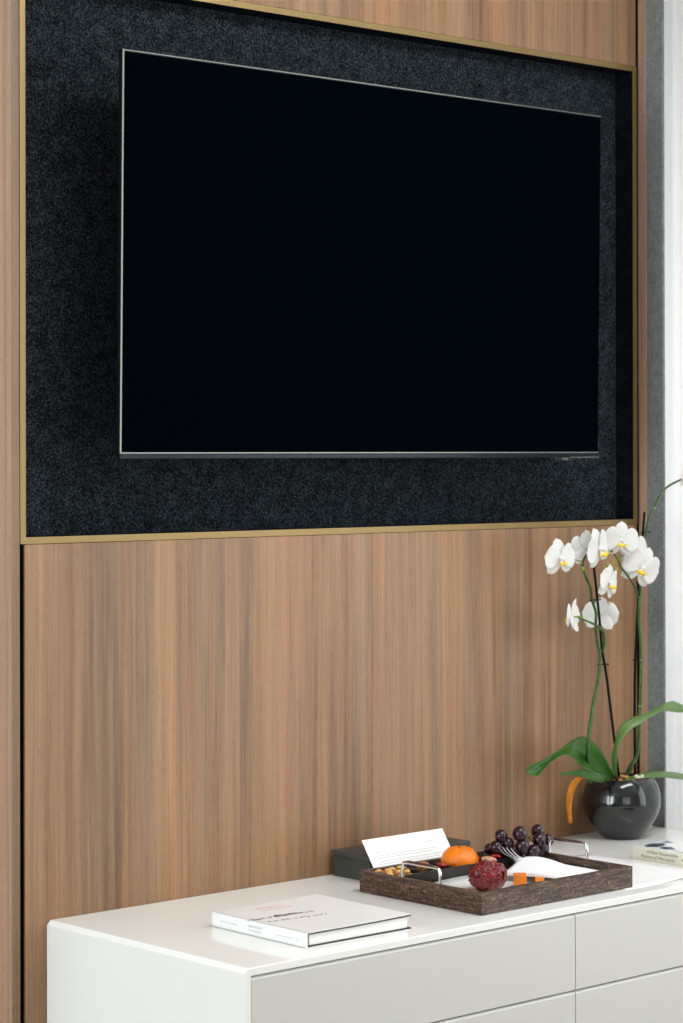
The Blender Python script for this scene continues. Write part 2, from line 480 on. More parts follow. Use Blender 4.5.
zr = [(.4302, CT-TB-.0028), (.2460, .4272), (.0530, .2430)]
for (a, b) in ((EX0+TB+.0012, SX-.0011), (SX+.0011, EX1-TB-.0012)):
    for (z0, z1) in zr:
        d = box(a, b, CY, CY+.020, z0, z1)
        ed = [e for e in d.edges if all(abs(v.co.y-CY) < 1e-5 for v in e.verts) and all(abs(v.co.z-z1) < 1e-5 for v in e.verts)]
        bmesh.ops.bevel(d, geom=ed, offset=.0042, segments=1, affect='EDGES')
        part('drawer', d, M['front'], cab)

# ================================================================ HARDBACK BOOK NEAR THE FRONT
M['paper'] = mat('page_paper', (238, 237, 230), .8)
M['cover_white'] = mat('white_book_cover', (240, 240, 238), .3, coat=.15)
M['ink_black'] = mat('black_endpaper', (16, 16, 22), .6)
M['ink_red'] = mat('red_ink', (222, 168, 158), .6)
M['ink_mauve'] = mat('mauve_grey_ink', (150, 144, 156), .6)
M['ink_pale'] = mat('pale_grey_ink', (206, 206, 206), .6)
BX0, BX1, BY0, BY1, BH = 2.6135, 2.8540, -.4910, -.2430, .0250
book = thing('hardback_book', ((BX0+BX1)/2, (BY0+BY1)/2, CT), 'white hardback book with dark edged boards lying at the left end of the sideboard top', 'book')
z0 = CT+.0003; z1 = z0+BH
def lift(x):                    # the boards spring open a little towards the fore edge
    f = max(0, (x-BX0-.10)/(BX1-BX0-.10)); return .0016*f*f
NB = 16
def board_section(zb, th, sign, x0):
    up, dn = [], []
    for i in range(NB+1):
        x = x0+(BX1-x0)*i/NB
        up.append((x, zb+th+sign*lift(x))); dn.append((x, zb+sign*lift(x)))
    return up+dn[::-1]
cv = bmesh.new()
extrude_y(board_section(z1-.0009, .0009, 1, BX0+.004), BY0, BY1, bm=cv)
extrude_y(board_section(z0, .0009, 0, BX0+.004), BY0, BY1, bm=cv)
sp = []
for i in range(13):
    t = -PI/2+PI*i/12; sp.append((BX0+.0045-.0042*math.cos(t)**.5 if math.cos(t) > 0 else BX0+.0045, (z0+z1)/2+math.sin(t)*BH/2))
sp += [(BX0+.0062, z1), (BX0+.0062, z0)]
extrude_y(sp, BY0, BY1, bm=cv)
part('cover', cv, M['cover_white'], book, label='white cover and spine')
ln = bmesh.new()
extrude_y(board_section(z1-.0035, .00255, 1, BX0+.0064), BY0+.0002, BY1-.0002, bm=ln)
extrude_y(board_section(z0+.00095, .0024, 0, BX0+.0064), BY0+.0002, BY1-.0002, bm=ln)
box(BX0+.0064, BX0+.0090, BY0+.0002, BY1-.0002, z0+.0034, z1-.0036, bm=ln)
part('endpaper', ln, M['ink_black'], book, label='black inner faces of the boards')
part('page_block', box(BX0+.0092, BX1-.006, BY0+.0035, BY1-.0035, z0+.0034, z1-.0036), M['paper'], book, label='cream page block')
def squiggle(bm, x, y, dx, dy, h, w, z, n, seed, jit):
    """a run of ink marks on a flat cover: direction (dx, dy), n marks"""
    rnd = random.Random(seed)
    for i in range(n):
        cx, cy = x+dx*i/n, y+dy*i/n
        s = h*(.5+rnd.random()*.8)
        jx, jy = rnd.uniform(-jit, jit), rnd.uniform(-jit, jit)
        a = rnd.uniform(-.5, .5); ww = w*(.5+rnd.random())
        pts = []
        for px, py in ((-ww, -s), (ww, -s*.6), (ww*.8, s*.7), (-ww*.7, s)):
            pts.append((cx+jx+px*math.cos(a)-py*math.sin(a), cy+jy+px*math.sin(a)+py*math.cos(a)))
        prism(pts, z, z+.0001, bm)
    return bm
# title and drawing run along the short side of the cover
for k, (xa, ya, dx, dy, n) in enumerate(((BX0+.074, -.2755, .092, -.0020, 24), (BX0+.070, -.2935, .078, -.0015, 20))):
    tb = bmesh.new()
    squiggle(tb, xa, ya, dx, dy, .0045, .0011, z1+.00002+k*.00001, n, 3+k, .0006)
    part('cover_title', tb, M['ink_red'], book, label='faint red title lettering')
for k, (xx, yy, dx, dy, n, s, w) in enumerate(((BX0+.003, -.3430, .205, -.016, 70, .0030, .0034), (BX0+.020, -.3760, .170, -.014, 44, .0030, .0026), (BX0+.060, -.3440, .050, -.004, 16, .0050, .0050))):
    dr = bmesh.new()
    squiggle(dr, xx, yy, dx, dy, w, s, z1+.00003+k*.00001, n, 10+k, .0042)
    part('cover_drawing', dr, M['ink_mauve'], book, label='mauve grey ink brush drawing')
for (ya, yb, zc, hh) in ((BY1-.022, BY1-.070, .013, .0010), (BY0+.148, BY0+.112, .016, .0018), (BY0+.148, BY0+.115, .009, .0014), (BY0+.072, BY0+.030, .012, .0008), (BY0+.020, BY0+.0165, .0125, .0020)):
    st = bmesh.new()
    n = 9 if abs(ya-yb) > .01 else 1
    for i in range(n):
        y = ya+(yb-ya)*i/n; wq = abs(yb-ya)/n*.75
        box(BX0+.0000, BX0+.0006, y-wq, y, z0+zc-hh, z0+zc+hh, bm=st)
    part('spine_lettering', st, M['ink_pale'], book, label='pale grey spine lettering')
book.rotation_euler.z = -.016

# ================================================================ DARK BOX AT THE WALL + CARD
M['boxdark'] = mat('dark_olive_leatherette', (52, 54, 50), .5, bump=(700, .2))
M['boxlid'] = mat('dark_lid_leatherette', (58, 60, 56), .42, bump=(700, .2))
bxo = thing('storage_box', (3.241, -.064, CT), 'dark olive grey lidded box against the wood wall behind the tray', 'box')
part('body', box(3.1065, 3.3755, -.1155, -.0115, CT+.0003, CT+.0400, .001, 1), M['boxdark'], bxo)
part('lid', box(3.1035, 3.3785, -.1185, -.0085, CT+.0402, CT+.0500, .0015, 2), M['boxlid'], bxo)
M['card'] = mat('white_card', (243, 243, 240), .6)
card = thing('greeting_card', (3.200, -.160, CT), 'white printed card leaning on the dark box behind the tray', 'card')
cy0, cz0, cy1, cz1 = -.1630, CT+.0004, -.1080, .6625
cd = bmesh.new()
s_ = [(cy0, cz0), (cy1, cz1)]
dv = Vector((0, cy1-cy0, cz1-cz0)); dl = dv.length; dn_ = dv.normalized(); nn = Vector((0, -dn_.z, dn_.y))
CXa, CXb = 3.0925, 3.3085
def card_pt(x, s, off): 
    p = Vector((x, cy0, cz0))+dn_*s+nn*off; return p
cdb = bmesh.new()
vs = [cdb.verts.new(card_pt(x, s, o_)) for o_ in (0, .0005) for (x, s) in ((CXa, 0), (CXb, 0), (CXb, dl), (CXa, dl))]
for f_ in ((0, 1, 2, 3), (7, 6, 5, 4), (0, 4, 5, 1), (1, 5, 6, 2), (2, 6, 7, 3), (3, 7, 4, 0)): cdb.faces.new([vs[i] for i in f_])
part('card_sheet', cdb, M['card'], card)
tx = bmesh.new(); rnd = random.Random(5)
def ink_line(x0, x1, s, h, dens=.75):
    x = x0
    while x < x1:
        w = rnd.uniform(.002, .006)
        if x+w > x1: break
        q = [tx.verts.new(card_pt(a, b, .00062)) for a, b in ((x, s-h), (x+w, s-h), (x+w, s+h), (x, s+h))]
        tx.faces.new(q); x += w+rnd.uniform(.0008, .0016)
ink_line(CXa+.018, CXa+.034, dl-.029, .0006)
for k, e in enumerate((.195, .175, .200, .190, .12)): ink_line(CXa+.018, CXa+e-.01, dl-.0365-.0052*k-(.002 if k > 1 else 0), .0005)
ink_line(CXb-.056, CXb-.034, dl-.022, .0006)
part('printed_text', tx, mat('grey_print', (172, 172, 172), .7), card, label='fine grey printed lines')
cr = bmesh.new()
for k in range(9):
    a = 2*PI*k/9
    p = [(.006*math.cos(a), .006*math.sin(a)), (.0045*math.cos(a+.4), .0045*math.sin(a+.4)), (.0022*math.cos(a+.3), .0022*math.sin(a+.3))]
    cr.faces.new([cr.verts.new(card_pt(CXb-.027+x, dl-.016+y, .00062)) for x, y in p])
part('crest', cr, mat('pale_gold_print', (205, 198, 170), .5), card, label='small pale gold crest')

# ================================================================ WHITE SHEET UNDER THE TRAY'S RIGHT END
M['sheet'] = mat('sheet_white', (248, 248, 248), .45)
g = []
for i in range(9):
    x = 3.405+.252*i/8; row = []
    for j in range(13):
        y = -.182-.322*j/12
        curl = .0035*max(0, (-.482-y)/.022)**2*max(0, math.sin((x-3.50)/.16*PI)) if 3.50 < x < 3.66 else 0
        row.append((x, y, CT+.0004+curl))
    g.append(row)
pp = fin('white_sheet', sheet(g, .0003), M['sheet'], None, True, base=(3.53, -.34, CT))
tag(pp, 'plain white glossy sheet lying under the right end of the tray', 'paper')

# ================================================================ WOODEN TRAY
def dark_oak():
    m_ = bpy.data.materials.new('smoked_oak'); m_.use_nodes = True
    N, L = m_.node_tree.nodes, m_.node_tree.links
    P = N['Principled BSDF']; P.inputs['Roughness'].default_value = .45; P.inputs['Specular IOR Level'].default_value = .35
    tc = N.new('ShaderNodeTexCoord')
    def nz(v, off, dist, det=3):
        mp = N.new('ShaderNodeMapping'); mp.inputs['Scale'].default_value = v; mp.inputs['Location'].default_value = (off, off, off)
        t = N.new('ShaderNodeTexNoise'); t.inputs['Scale'].default_value = 1; t.inputs['Detail'].default_value = det; t.inputs['Distortion'].default_value = dist
        L.new(tc.outputs['Object'], mp.inputs['Vector']); L.new(mp.outputs['Vector'], t.inputs['Vector']); return t.outputs['Fac']
    a = nz((34, 34, 300), 2, 0.4); b = nz((90, 120, 110), 7, 2.6)
    x = N.new('ShaderNodeMix'); x.data_type = 'FLOAT'; x.inputs[0].default_value = .55
    L.new(a, x.inputs[2]); L.new(b, x.inputs[3])
    r = ramp(N, [(.36, (30, 20, 15)), (.48, (62, 45, 35)), (.57, (96, 74, 58)), (.68, (140, 115, 94))])
    L.new(x.outputs[0], r.inputs['Fac']); L.new(r.outputs['Color'], P.inputs['Base Color'])
    bp = N.new('ShaderNodeBump'); bp.inputs['Strength'].default_value = .4; bp.inputs['Distance'].default_value = .0008
    L.new(x.outputs[0], bp.inputs['Height']); L.new(bp.outputs['Normal'], P.inputs['Normal'])
    return m_
M['oak'] = dark_oak()
M['oak_dark'] = mat('stained_oak_inside', (34, 26, 21), .5, var=(40, .3))
M['chrome'] = mat('polished_chrome', (225, 225, 228), .08, metal=1)
M['leather'] = mat('brown_leather', (70, 44, 34), .5)
AX0, AX1, AY0, AY1, AH = 3.0257, 3.4323, -.4927, -.1745, .0405
TRZ = CT+.0009
tray = thing('serving_tray', ((AX0+AX1)/2, (AY0+AY1)/2, TRZ), 'dark smoked oak serving tray with chrome handles and divided compartments on the sideboard', 'tray')
TW = .011
for outl in ([(AX0, AY0), (AX0+TW, AY0+TW), (AX0+TW, AY1-TW), (AX0, AY1)], [(AX1, AY1), (AX1-TW, AY1-TW), (AX1-TW, AY0+TW), (AX1, AY0)],
             [(AX1, AY0), (AX1-TW, AY0+TW), (AX0+TW, AY0+TW), (AX0, AY0)], [(AX0, AY1), (AX0+TW, AY1-TW), (AX1-TW, AY1-TW), (AX1, AY1)]):
    part('rim_board', prism(outl, TRZ, TRZ+AH-.0009), M['oak'], tray)
part('tray_bottom', box(AX0+TW, AX1-TW, AY0+TW, AY1-TW, TRZ+.0005, TRZ+.0060), M['oak_dark'], tray)
TF = TRZ+.0060
DY = -.2575
part('divider', box(AX0+TW, AX1-TW, DY-.003, DY+.003, TF, TRZ+.0365), M['oak_dark'], tray)
for xx in (3.121, 3.198):
    part('divider', box(xx-.0025, xx+.0025, DY+.003, AY1-TW, TF, TRZ+.0360), M['oak_dark'], tray)
for xx, ins in ((AX0+TW*.5, 1), (AX1-TW*.5, -1)):
    ya, yb, zb, zt_ = -.2850, -.3830, TRZ+AH-.0012, CT+.0690
    h = tube(spline([(xx, ya, zb), (xx, ya, zt_-.010), (xx, ya-.0025, zt_-.003), (xx, ya-.010, zt_), (xx, (ya+yb)/2, zt_), (xx, yb+.010, zt_), (xx, yb+.0025, zt_-.003), (xx, yb, zt_-.010), (xx, yb, zb)], 6), .0031, 12)
    ho = part('handle', h, M['chrome'], tray, True, label='chrome bar handle')
    part('handle_grip', box(xx-.0036, xx+.0036, yb+.013, ya-.013, zt_+.0026, zt_+.0042, .0006, 1), M['leather'], ho, label='brown strip along the top of the handle')

# food ---------------------------------------------------------------
def citrus():
    m_ = mat('clementine_peel', (240, 126, 14), .33, spec=.5, var=(25, .12), bump=(900, .25), sub=.08)
    return m_
cl = thing('clementine', (3.2435, -.2215, TF), 'orange clementine with a small green calyx in the rear strip of the tray', 'fruit')
b = bmesh.new(); bmesh.ops.create_uvsphere(b, u_segments=64, v_segments=40, radius=1)
for v in b.verts:
    d = v.co.normalized(); th = math.atan2(d.y, d.x); s = math.sqrt(max(0, 1-d.z*d.z))
    k = 1+.018*s*(1-s)*4*math.cos(th*9)*(.4+.6*max(0, d.z)) + .012*noise.noise(d*2)
    zz = d.z*.80
    if d.z > .9: zz -= .10*((d.z-.9)/.1)**1.5
    v.co = Vector((3.2435, -.2215, TF+.0325))+Vector((d.x*k, d.y*k, zz*k))*0.0362
part('peel', b, citrus(), cl, True)
st_ = bmesh.new()
zc = TF+.0325+0.0362*.70
for k in range(5):
    a = 2*PI*k/5
    pts = [(0, -.0008), (.0042, -.0010), (.0060, 0), (.0042, .0010), (0, .0008)]
    prism([(3.262+x*math.cos(a)-y*math.sin(a), -.2215+x*math.sin(a)+y*math.cos(a)) for x, y in pts], zc+.0006, zc+.0018, st_)
merge(st_, blob((3.2435, -.2215, zc+.0012), .0019, 2))
part('calyx', st_, mat('calyx_green', (72, 84, 34), .6), cl)

# nuts, dried fruit
M['nut'] = mat('roasted_nut', (228, 172, 98), .5, var=(260, .35), bump=(500, .5))
M['nut2'] = mat('dark_nut', (150, 92, 48), .5, var=(200, .3), bump=(500, .5))
protos = []
def nut_mesh(seed, mm):
    o = fin('nut', blob((0, 0, 0), .0062, 3, .38, 1.9, seed, (1.15, .9, .75)), mm, None, True)
    return o
rnd = random.Random(21)
spots = []
for lay, (zz, n) in enumerate(((TF+.0052, 17), (TF+.0135, 15), (TF+.0220, 14), (TF+.0305, 13))):
    for i in range(n*30):
        x = rnd.uniform(AX0+TW+.0085, 3.1185-.0085); y = rnd.uniform(DY+.012, AY1-TW-.009)
        if lay == 3: x = rnd.uniform(3.048, 3.108); y = rnd.uniform(-.236, -.196)
        if all((x-a)**2+(y-b)**2 > .0122**2 for (a, b, c) in spots if abs(c-zz) < .001):
            spots.append((x, y, zz))
            if sum(1 for s in spots if abs(s[2]-zz) < .001) >= n: break
base_nuts = [nut_mesh(3.3*k, M['nut'] if k % 4 else M['nut2']) for k in range(5)]
for i, (x, y, zz) in enumerate(spots):
    src = base_nuts[i % 5]
    o = src if i < 5 else src.copy()
    if i >= 5: COL.objects.link(o)
    o.location = (x, y, zz); o.rotation_euler = (rnd.uniform(-.5, .5), rnd.uniform(-.5, .5), rnd.uniform(0, 6))
    tag(o, 'small golden brown roasted nut in the left corner compartment of the tray', 'nut', 'roasted nuts in the tray')
dat = blob((0, 0, 0), 1, 4, .10, 3, 5, (.0170, .0110, .0105))
o = fin('dried_date', dat, mat('date_skin', (148, 98, 58), .35, var=(120, .3), bump=(200, .4)), None, True)
o.location = (3.150, -.2180, TF+.0310); o.rotation_euler = (0, .12, .3)
tag(o, 'light brown dried date just left of the clementine, behind the left handle', 'dried fruit')
dat = blob((0, 0, 0), 1, 4, .10, 3, 9, (.0175, .0120, .0105))
o = fin('dried_date', dat, mat('date_skin_dark', (96, 58, 36), .35, var=(120, .3), bump=(200, .4)), None, True)
o.location = (3.154, -.2100, TF+.0105); o.rotation_euler = (0, 0, -.2)
tag(o, 'darker dried date underneath the light brown one in the second compartment', 'dried fruit')
o = fin('dried_cranberry', blob((0, 0, 0), .0085, 3, .25, 2.2, 2, (1.2, .9, .7)), mat('cranberry_red', (150, 26, 24), .3, var=(150, .4)), None, True)
o.location = (3.177, -.2395, TF+.0340); o.rotation_euler = (0, .2, .4)
tag(o, 'small red dried cranberry by the top of the left handle, left of the clementine', 'dried fruit')

# white oval plate
def plate():
    prof = [(0, .0), (.55, .0), (.62, .0004), (.80, .0050), (.97, .0100), (1.0, .0112), (.985, .0122), (.80, .0072), (.60, .0026), (0, .0022)]
    bm = lathe(prof, 0, 0, 72)
    for v in bm.verts:
        th = math.atan2(v.co.y, v.co.x); r_ = math.hypot(v.co.x, v.co.y)
        n_ = 2.6; q = (abs(math.cos(th))**n_+abs(math.sin(th))**n_)**(-1/n_)
        v.co.x = r_*q*math.cos(th)*.181+3.229; v.co.y = r_*q*math.sin(th)*.1088-.3712; v.co.z += TF+.0002
    return bm
o = fin('plate', plate(), mat('white_porcelain', (240, 240, 238), .15, coat=.4), None, True, base=(3.229, -.3675, TF))
tag(o, 'long white porcelain plate lying in the large front compartment of the tray', 'plate')
PZ = TF+.0026

# crumpled dark red ball
b = bmesh.new(); bmesh.ops.create_icosphere(b, subdivisions=6, radius=1)
cb = Vector((3.1730, -.3640, PZ+.0270))
for v in b.verts:
    d = v.co.normalized()
    n1 = noise.noise(d*2.2+Vector((3, 1, 0))); n2 = abs(noise.noise(d*5.5+Vector((0, 4, 2)))); n3 = noise.noise(d*17)
    k = 1+.09*n1+.20*n2-.06+.03*n3
    v.co = cb+Vector((d.x*.0335, d.y*.0335, d.z*.0285))*k
    v.co.z = max(v.co.z, PZ+.0004)
mm = bpy.data.materials.new('marbled_red_meat'); mm.use_nodes = True
N, L = mm.node_tree.nodes, mm.node_tree.links; P = N['Principled BSDF']; P.inputs['Roughness'].default_value = .33
tc = N.new('ShaderNodeTexCoord'); t = N.new('ShaderNodeTexNoise'); t.inputs['Scale'].default_value = 95; t.inputs['Detail'].default_value = 5; t.inputs['Distortion'].default_value = 2.5
r = ramp(N, [(.36, (58, 6, 8)), (.50, (112, 13, 18)), (.62, (146, 28, 36)), (.74, (206, 130, 136))])
L.new(tc.outputs['Object'], t.inputs['Vector']); L.new(t.outputs['Fac'], r.inputs['Fac']); L.new(r.outputs['Color'], P.inputs['Base Color'])
rose = thing('cured_meat', (cb.x, cb.y, PZ), 'crumpled dark red marbled ball of cured meat on the plate in the tray', 'food')
part('meat_ball', b, mm, rose, True)
for k, (a0, tilt, zz) in enumerate(((3.6, .3, .020), (4.6, .5, .012), (5.6, .2, .030), (.4, .6, .022), (2.9, .4, .034), (5.1, .1, .040), (4.1, .8, .028))):
    rows = []
    for i in range(7):
        s = i/6; row = []
        for j in range(9):
            q = (j/8-.5)*1.3
            a = a0+q; rr_ = .0325+.0035*s+.0020*math.sin(j*1.9+k)
            hz = (s-.5)*.022*math.cos(q*1.1)
            e = math.sqrt(max(.15, 1-((zz+hz-.027)/.032)**2))
            row.append((cb.x+rr_*e*math.cos(a), cb.y+rr_*e*math.sin(a), max(PZ+.0008, PZ+zz+hz+.002*math.sin(j*2+k))))
        rows.append(row)
    part('meat_fold', sheet(rows, .0011), mm, rose, True)

# almond and red shreds lying over the divider behind the ball
o = fin('almond', blob((0, 0, 0), 1, 4, .05, 3, 1, (.0150, .0085, .0060)), mat('almond_skin', (186, 138, 110), .4, var=(150, .2), bump=(300, .3)), None, True)
o.location = (3.2607, -0.283, 0.6285); o.rotation_euler = (0, .12, -.75)
tag(o, 'pale brown almond lying over the divider just above the red ball', 'nut')
for k, (p, rz, L_) in enumerate((((3.2724, -0.2423, 0.6215), .35, .011), ((3.3056, -0.2581, 0.625), -.9, .010))):
    o = fin('chili_pod', tube([(-L_, 0, 0), (-L_*.4, .001, .0022), (L_*.3, 0, .0026), (L_, -.001, 0)], [.0012, .0034, .0036, .0012], 12), mat('chili_red', (168, 22, 18), .25), None, True)
    o.location = p; o.rotation_euler = (0, .05, rz)
    tag(o, ('small red dried pod to the left of the almond, beside the clementine', 'small red dried pod just behind the almond, in front of the grapes')[k], 'dried fruit')

# cheese cubes
M['cheese'] = mat('orange_cheddar', (240, 132, 20), .38, var=(60, .06), sub=.1)
for k, (x, y, s, h, rz, lab) in enumerate(((3.250, -.3740, .0120, .0230, .80, 'large orange cheese cube on the plate beside the red ball'), (3.2775, -.3985, .0085, .0165, .75, 'smaller low orange cheese cube on the plate, right of the large cube'))):
    o = fin('cheese_cube', box(-s, s, -s, s, 0, h, .001, 2), M['cheese'], None)
    o.location = (x, y, PZ+.0002); o.rotation_euler.z = rz
    tag(o, lab, 'cheese')

# folded napkin: two soft layers
M['napkin'] = mat('white_linen', (243, 243, 244), .85, bump=(1400, .25), var=(15, .02))
nap = thing('napkin', (3.345, -.385, TF+.012), 'folded white linen napkin lying across the right side of the plate', 'napkin')
def nap_pt(a, c, lay):
    # a: 0..1 from the fold near the fork to the right end, c: 0..1 from back to front
    A = Vector((3.262, -.3120, 0)); B = Vector((3.417, -.262, 0)); Cc = Vector((3.417, -.476, 0)); D_ = Vector((3.330, -.470, 0))
    p = (A*(1-a)+B*a)*(1-c)+(D_*(1-a)+Cc*a)*c
    hump = math.exp(-((a-.52)/.30)**2)*math.exp(-((c-.22)/.40)**2)
    h = .0145+.0210*hump*(.75+.25*lay)+.0030*math.sin(a*5+c*3)*(.3+c*.4)+lay*.0034
    h -= .004*max(0, c-.6)
    ed = min(a, 1-a, c, 1-c); h -= .004*max(0, 1-ed/.05)*lay
    p.z = TF+h; return p
for lay in (0, 1):
    g = [[nap_pt(.02*lay+i/26*(1-.05*lay), .03*lay+j/20*(1-.06*lay), lay) for j in range(21)] for i in range(27)]
    part('napkin_layer', sheet(g, .0022), M['napkin'], nap, True)

# fork
fk = thing('fork', (3.30, -.31, TF+.03), 'steel fork with its tines propped over the divider below the grapes', 'fork')
tip, neck = Vector((3.2793, -0.306, 0.652)), Vector((3.3624, -0.2836, 0.611))
d_ = (neck-tip); side = d_.cross(Vector((0, 0, 1))).normalized(); nrm = side.cross(d_).normalized()
if nrm.z < 0: nrm = -nrm
ln_ = d_.length; dd = d_.normalized()
M['steel'] = mat('fork_steel', (235, 235, 236), .28, metal=1)
for k in range(4):
    o_ = (k-1.5)*.0088
    pts = [tip+side*o_*1.0+dd*(s*ln_*.62)+nrm*(-.0045*math.sin(s*PI*.9)) for s in (0, .2, .4, .6, .8, 1)]
    part('tine', tube(spline(pts, 4), [.0006, .0011, .0013, .0014], 8, flat=.8), M['steel'], fk, True)
g = []
for i in range(13):
    s = i/12; w = [.0150, .0152, .0130, .0090, .0060, .0038, .0030, .0030, .0033, .0038, .0043, .0048, .0050]
    c_ = tip+dd*(ln_*.60+s*.080)+nrm*(-.0045*math.sin(.9*PI)*(1-s)-.003*math.sin(s*PI)*(1 if s < .5 else .5))
    c_.z = max(c_.z-.012*min(1, s*4), TF+.0045)
    g.append([c_+side*w[i]*q+nrm*(-.0016*(1-q*q)) for q in (-1, -.5, 0, .5, 1)])
part('handle', sheet(g, .0018), M['steel'], fk, True)

# grapes
M['grape'] = mat('black_grape_skin', (40, 15, 24), .24, spec=.5, var=(70, .4))
gr = thing('grape_bunch', (3.385, -.225, TF), 'bunch of dark purple grapes heaped at the back right of the tray', 'grapes')
GRP = [(3.3188, -0.2589, 0.664, 0.0126), (3.3447, -0.2846, 0.669, 0.0145), (3.4016, -0.2788, 0.667, 0.0135), (3.3916, -0.2907, 0.653, 0.0135), (3.4364, -0.273, 0.645, 0.012), (3.3066, -0.2572, 0.644, 0.0126), (3.331, -0.2658, 0.65, 0.0116), (3.3427, -0.2385, 0.628, 0.012), (3.3479, -0.2881, 0.645, 0.0135), (3.3695, -0.2968, 0.634, 0.013), (3.4074, -0.2839, 0.632, 0.012), (3.3571, -0.2515, 0.626, 0.012), (3.3775, -0.2694, 0.622, 0.012), (3.3242, -0.2228, 0.634, 0.0104), (3.355, -0.205, 0.6, 0.0125), (3.385, -0.205, 0.6, 0.0125), (3.405, -0.215, 0.6, 0.0125), (3.33, -0.21, 0.6, 0.0125), (3.37, -0.232, 0.6, 0.012), (3.4, -0.236, 0.6, 0.012), (3.345, -0.222, 0.618, 0.012), (3.375, -0.215, 0.62, 0.012), (3.4, -0.222, 0.622, 0.012)]
gm = None
for i, (x, y, z, r_) in enumerate(GRP):
    zz = max(z, TF+r_+.0004)
    if gm is None:
        go = part('grape', blob((x, y, zz), r_, 4, .015, 2, 0, (1, 1, 1.04)), M['grape'], gr, True); gm = go
        me0 = go.data
        for v in me0.vertices: v.co -= Vector((x, y, zz))-gr.location
        go.location = Vector((x, y, zz))-gr.location; g0r = r_
    else:
        go = gm.copy(); COL.objects.link(go); go.location = Vector((x, y, zz))-gr.location
        go.scale = (r_/g0r,)*3; go.rotation_euler = (i, i*.7, i*1.3)
stm = bmesh.new()
mainp = spline([(3.335, -.232, TF+.030), (3.365, -.228, TF+.046), (3.395, -.232, TF+.052), (3.412, -.242, TF+.060)], 5)
tube(mainp, [.0012, .0018, .0016], 8, stm)
for (x, y, z, r_) in GRP:
    q = min(mainp, key=lambda p: (p-Vector((x, y, max(z, TF+r_)))).length)
    tube([q, Vector((x, y, max(z, TF+r_)))+(q-Vector((x, y, z))).normalized()*r_*.8], .0008, 6, stm)
part('stem', stm, mat('grape_stem', (120, 100, 50), .6), gr, True)

# ================================================================ PAPERBACK AT THE RIGHT
pb = thing('paperback_book', (3.742, -.380, CT), 'thick cream paperback with a blue and white cover at the right end of the sideboard', 'book')
M['pbcover'] = mat('cream_cover', (226, 224, 206), .4)
M['pbtop'] = mat('white_glossy_cover', (240, 241, 240), .25, coat=.3)
M['pbblue'] = mat('blue_black_photo', (38, 58, 72), .3, var=(120, .7))
M['text'] = mat('dark_grey_print', (84, 84, 80), .6)
QX0, QX1, QY0, QY1, QZ, QH = 3.6810, 3.8030, -.4780, -.2790, CT+.0004, .0248
part('spine', box(QX0, QX0+.0010, QY0, QY1, QZ, QZ+QH, .0003, 1), M['pbcover'], pb, label='cream spine with title lettering')
part('front_cover', box(QX0+.0010, QX1, QY0, QY1, QZ+QH-.0007, QZ+QH), M['pbtop'], pb, label='white cover with dark blue picture')
part('back_cover', box(QX0+.0010, QX1, QY0, QY1, QZ, QZ+.0006), M['pbcover'], pb)
part('page_block', box(QX0+.0011, QX1-.0012, QY0+.001, QY1-.001, QZ+.0007, QZ+QH-.0008), M['paper'], pb)
pc = bmesh.new(); zz = QZ+QH+.00002
prism([(QX0+.012, QY1-.028), (QX0+.020, QY1-.012), (QX0+.052, QY1-.006), (QX0+.072, QY1-.020), (QX0+.062, QY1-.034), (QX0+.044, QY1-.042), (QX0+.024, QY1-.044)], zz, zz+.0001, pc)
prism([(QX0+.020, QY1-.052), (QX0+.036, QY1-.048), (QX0+.048, QY1-.060), (QX0+.036, QY1-.082), (QX0+.022, QY1-.088), (QX0+.014, QY1-.070)], zz, zz+.0001, pc)
prism([(QX0+.080, QY1-.010), (QX0+.100, QY1-.008), (QX0+.094, QY1-.030), (QX0+.082, QY1-.026)], zz, zz+.0001, pc)
prism([(QX0+.008, QY1-.098), (QX0+.014, QY1-.094), (QX0+.013, QY1-.150), (QX0+.008, QY1-.150)], zz, zz+.0001, pc)
part('cover_picture', pc, M['pbblue'], pb, label='dark blue picture on the cover')
def text_mesh(s, size, M4):
    cu = bpy.data.curves.new('t', 'FONT'); cu.body = s; cu.size = size; cu.shear = .22; cu.extrude = .00008
    cu.space_character = 1.02
    o_ = bpy.data.objects.new('t', cu); COL.objects.link(o_)
    dg = bpy.context.evaluated_depsgraph_get(); me = bpy.data.meshes.new_from_object(o_.evaluated_get(dg))
    bm = bmesh.new(); bm.from_mesh(me); bmesh.ops.transform(bm, matrix=M4, verts=bm.verts)
    bpy.data.objects.remove(o_); bpy.data.curves.remove(cu); bpy.data.meshes.remove(me)
    return bm
# reads along -y on the face turned to -x
RT = Matrix(((0, 0, -1, 0), (-1, 0, 0, 0), (0, 1, 0, 0), (0, 0, 0, 1)))
for s_, y_, z_ in (('A Most Respectable', QY1-.036, QZ+.0148), ('History of Merchants', QY1-.022, QZ+.0050)):
    part('spine_text', text_mesh(s_, .0098, Matrix.Translation((QX0-.0001, y_, z_)) @ RT), M['text'], pb)
part('spine_text', box(QX0-.0001, QX0+.0001, QY1-.150, QY1-.128, QZ+.0100, QZ+.0130), M['text'], pb)

